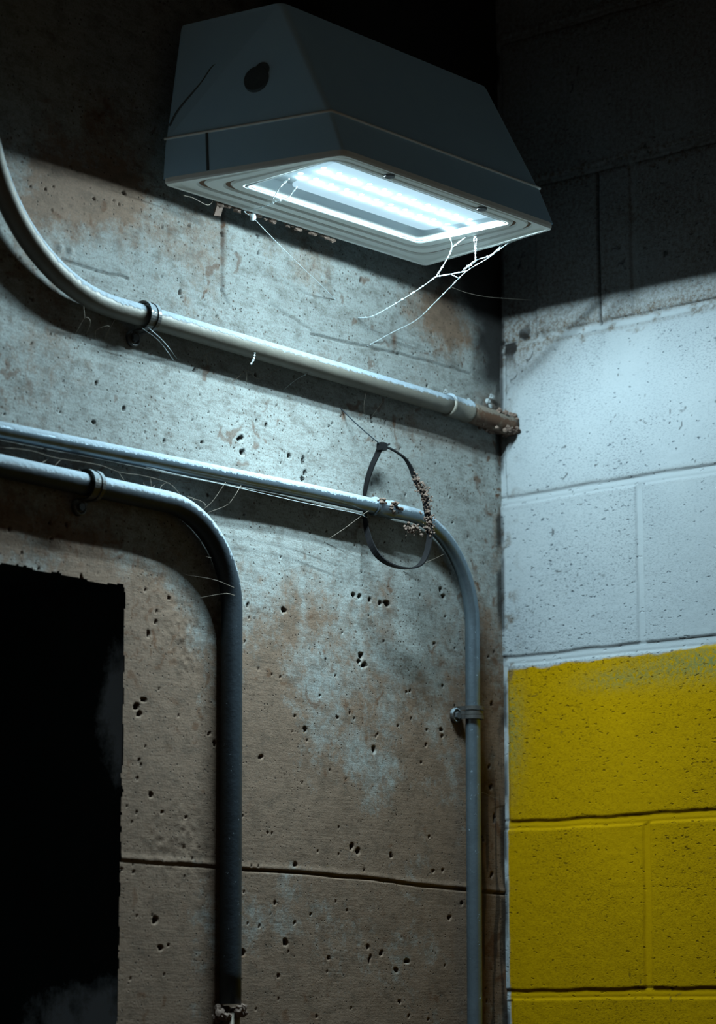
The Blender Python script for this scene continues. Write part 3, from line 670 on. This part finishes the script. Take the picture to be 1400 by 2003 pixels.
# ------------------------------------------------------------------ cobwebs
def web(label, strands, rad, mat, beads=0, origin=None):
    bm = bmesh.new()
    for s in strands:
        pts = catmull(s, 5); rs = []
        for i in range(len(pts)): rs.append(rad * random.uniform(.7, 1.35))
        tube(bm, pts, [q * .62 for q in rs], 5)
        L_ = sum((b - a).length for a, b in zip(pts, pts[1:]))
        for _ in range(int(L_ * beads)):
            i = random.randrange(len(pts) - 1); lump(bm, pts[i].lerp(pts[i + 1], random.random()), rad * random.uniform(.8, 1.5), jag=.4)
    o = from_bm('cobweb', bm, mat, None, True, origin or strands[0][0]); tag(o, label, 'cobweb', 'cobwebs')
    return o
web('thick white cobweb strands hanging from the right end of the light', [
    [(-0.3014, -0.1537, 2.4855), (-0.2829, -0.1439, 2.4770), (-0.2712, -0.1241, 2.4650), (-0.2711, -0.1110, 2.4508)],
    [(-0.2803, -0.1636, 2.4873), (-0.2829, -0.1439, 2.4770)],
    [(-0.2711, -0.1110, 2.4508), (-0.2633, -0.0781, 2.4430), (-0.2708, -0.0414, 2.4268), (-0.2783, -0.0194, 2.4172), (-0.2814, 0.0010, 2.4181)],
    [(-0.2711, -0.1110, 2.4508), (-0.2585, -0.1225, 2.4545), (-0.2480, -0.1386, 2.4576)],
    [(-0.2747, -0.1735, 2.4865), (-0.2797, -0.1735, 2.4812), (-0.2520, -0.1537, 2.4662), (-0.2489, -0.1340, 2.4595)],
    [(-0.2747, -0.1735, 2.4855), (-0.2520, -0.1537, 2.4662)],
    [(-0.2489, -0.1340, 2.4595), (-0.2520, -0.1537, 2.4662), (-0.2343, -0.1636, 2.4752), (-0.2311, -0.1784, 2.4865)]], .00085, M['web'], 260)
web('long slack cobweb strand from the lamp corner down to the wall', [
    [(-0.2365, -0.1932, 2.4855), (-0.2307, -0.1587, 2.4745), (-0.2480, -0.1386, 2.4576), (-0.2410, -0.1088, 2.4454), (-0.2291, -0.0741, 2.4336), (-0.2187, -0.0393, 2.4218), (-0.2312, -0.0139, 2.4090), (-0.2496, -0.0020, 2.3953), (-0.2620, 0.0010, 2.3880)],
    [(-0.2585, -0.1225, 2.4545), (-0.2476, -0.1261, 2.4513)],
    [(-0.2343, -0.1636, 2.4752), (-0.2316, -0.1833, 2.4845), (-0.2405, -0.2228, 2.4855)]], .00062, M['web'], 200)
web('faint thread from the long strand to the block wall corner', [
    [(-0.2410, -0.1088, 2.4454), (-0.1983, -0.1004, 2.4490), (-0.1444, -0.0937, 2.4565), (-0.0333, -0.0748, 2.4803)]], .0003, M['web_dim'])
web('knotted cobweb at the left end of the lamp lens', [
    [(-0.5691, -0.1439, 2.4870), (-0.5593, -0.1241, 2.4860), (-0.5377, -0.0945, 2.4855), (-0.5334, -0.0896, 2.4852)],
    [(-0.5445, -0.1340, 2.4865), (-0.5390, -0.1241, 2.4850), (-0.5268, -0.1044, 2.4845), (-0.5256, -0.0847, 2.4841), (-0.5207, -0.0649, 2.4841), (-0.5241, -0.0452, 2.4831), (-0.5263, -0.0403, 2.4816), (-0.5181, -0.0452, 2.4764)],
    [(-0.5207, -0.0457, 2.4781), (-0.5158, -0.0447, 2.4747)]], .00075, M['web'], 120)
bm = bmesh.new()
lump(bm, (-0.5181, -0.0452, 2.4764), .0036, (1, 1, 1.1), .5)
o = from_bm('egg_sac', bm, M['web'], None, True, (-0.5181, -0.0452, 2.4764)); tag(o, 'small pale egg sac in the web under the light', 'egg sac')
web('long fine thread slanting down the wall below the light', [
    [(-0.5181, -0.0452, 2.4764), (-0.4958, -0.0452, 2.4656), (-0.4658, -0.0417, 2.4549), (-0.4195, -0.0312, 2.4446), (-0.3756, -0.0213, 2.4355), (-0.3196, 0.0010, 2.4311)]], .00055, M['web'], 60)
web('short web scrap under the left corner of the light', [
    [(-0.6245, -0.0393, 2.4765), (-0.6084, -0.0393, 2.4776), (-0.5809, -0.0353, 2.4771), (-0.5686, -0.0334, 2.4865)]], .0006, M['web_dim'], 120)
web('fan of dusty web below the strap of the topmost conduit', [
    [(-0.67, -0.026, 2.3205), (-0.6379, -0.02, 2.3139), (-0.5912, 0.001, 2.3029)],
    [(-0.6631, -0.028, 2.3225), (-0.6309, -0.02, 2.3148), (-0.5873, 0.001, 2.3071)]], .00045, M['web'], 90)
web('little tangled web in the shadow of the topmost conduit', [
    [(-0.5588, 0.001, 2.3058), (-0.5552, -0.01, 2.3162), (-0.5383, 0.001, 2.3074)], [(-0.5552, -0.01, 2.3162), (-0.545, -0.021, 2.3245)],
    [(-.5383, .001, 2.3074), (-.50, .001, 2.300), (-.485, -.008, 2.313), (-.46, -.004, 2.309), (-.44, -.021, 2.3245)], [(-.485, -.008, 2.313), (-.475, .001, 2.298)]], .0004, M['web_dim'], 60)
web('ragged web left of the bolt under the topmost conduit', [
    [(-0.7425, 0.001, 2.3029), (-0.7485, -0.02, 2.3162), (-0.7354, -0.015, 2.3154), (-0.7262, 0.001, 2.3057)], [(-.7485, -.02, 2.3162), (-.752, -.021, 2.330)],
    [(-0.7119, 0.001, 2.3042), (-0.7222, -0.01, 2.3101), (-0.7077, -0.015, 2.3167), (-0.7006, 0.001, 2.3054)],
    [(-0.7006, 0.001, 2.3054), (-0.7050, -0.021, 2.3245)], [(-.7262, .001, 2.3057), (-.7222, -.01, 2.3101)]], .00045, M['web_dim'], 60)
web('dripping dust string hanging from the topmost conduit', [
    [(-0.4962, -0.030, 2.3270), (-0.4978, -0.030, 2.3201), (-0.5015, -0.029, 2.313)]], .0009, M['web'], 900)
web('short thread under the topmost conduit left of the wire', [
    [(-0.3951, -0.021, 2.3250), (-0.4023, -0.01, 2.3182), (-0.4126, 0.001, 2.3055)]], .0005, M['web'], 200)
web('pair of threads below the conduit just right of the wire', [
    [(-0.2896, -0.02, 2.3250), (-0.2819, -0.01, 2.307), (-0.2656, 0.001, 2.3018)], [(-.252, -.021, 2.325), (-.2556, .001, 2.301)]], .0004, M['web_dim'], 60)
web('bright taut thread running beneath the middle conduit', [
    [(-0.6567, -0.022, 2.1722), (-0.5968, -0.024, 2.1712), (-0.5299, -0.025, 2.1716), (-0.4021, -0.025, 2.1715), (-0.3194, -0.027, 2.1726), (-.2762, -.010, 2.1757)]], .0006, M['web'], 0)
web('feathery web spanning the gap beside the lower bend', [
    [(-0.5931, -0.022, 2.1503), (-0.5639, -0.02, 2.1473), (-0.5452, 0.001, 2.1404)],
    [(-0.5452, 0.001, 2.1404), (-0.526, -0.015, 2.1508), (-0.5199, -0.02, 2.1585), (-0.5068, -0.021, 2.1760)],
    [(-.5600, .001, 2.136), (-.545, -.012, 2.152), (-.532, -.021, 2.1755)], [(-.575, -.015, 2.150), (-.566, .001, 2.160)]], .0005, M['web_dim'], 120)
web('slanting thread from the wall up to the cable tie', [
    [(-0.341, 0.001, 2.1385), (-0.3171, -0.012, 2.1576), (-0.2953, -0.024, 2.1770), (-.290, -.0245, 2.1790)]], .0004, M['web_dim'], 80)
s_ = []
for k_ in range(16):
    x_ = random.uniform(-.87, -.60); y_ = YC
    s_.append([(x_, YC - .004, 2.1505), (x_ + random.uniform(-.02, .03), YC + random.uniform(-.002, .010), 2.160 + random.uniform(-.004, .006)), (x_ + random.uniform(0, .06), YC + .002, 2.170 + (x_ + .6) * .02)])
s_.append([(-0.8615, -0.02, 2.1591), (-0.8202, -0.02, 2.1627), (-0.7847, -0.02, 2.1611), (-0.7266, -0.02, 2.1638), (-0.6929, -0.02, 2.161), (-0.6588, -0.02, 2.1628), (-0.6199, -0.02, 2.1608), (-.600, -.02, 2.150)])
web('matted grimy web filling the gap between the two lower conduits', s_, .0004, M['web_dim'], 60)
web('few fine threads crossing the bend of the lowest conduit', [
    [(-0.575, 0.001, 2.0703), (-0.549, -0.020, 2.0659), (-0.5290, -0.0325, 2.0581)], [(-.556, .001, 2.046), (-0.538, -0.026, 2.0511), (-.527, -.0315, 2.050)],
    [(-.56, .001, 2.095), (-.553, -.0205, 2.089)]], .0004, M['web_dim'], 90)
web('thin sagging thread from the vertical conduit to the corner', [
    [(-.0900, YC - .009, 1.862), (-.06, -.012, 1.868), (-.03, -.004, 1.8655), (.001, -.001, 1.862)]], .0003, M['web_dim'])
web('single thread inside the bend beside the cable tie', [
    [(-.196, .001, 2.1230), (-.170, -.010, 2.135), (-.148, -.024, 2.148)]], .0004, M['web_dim'], 60)
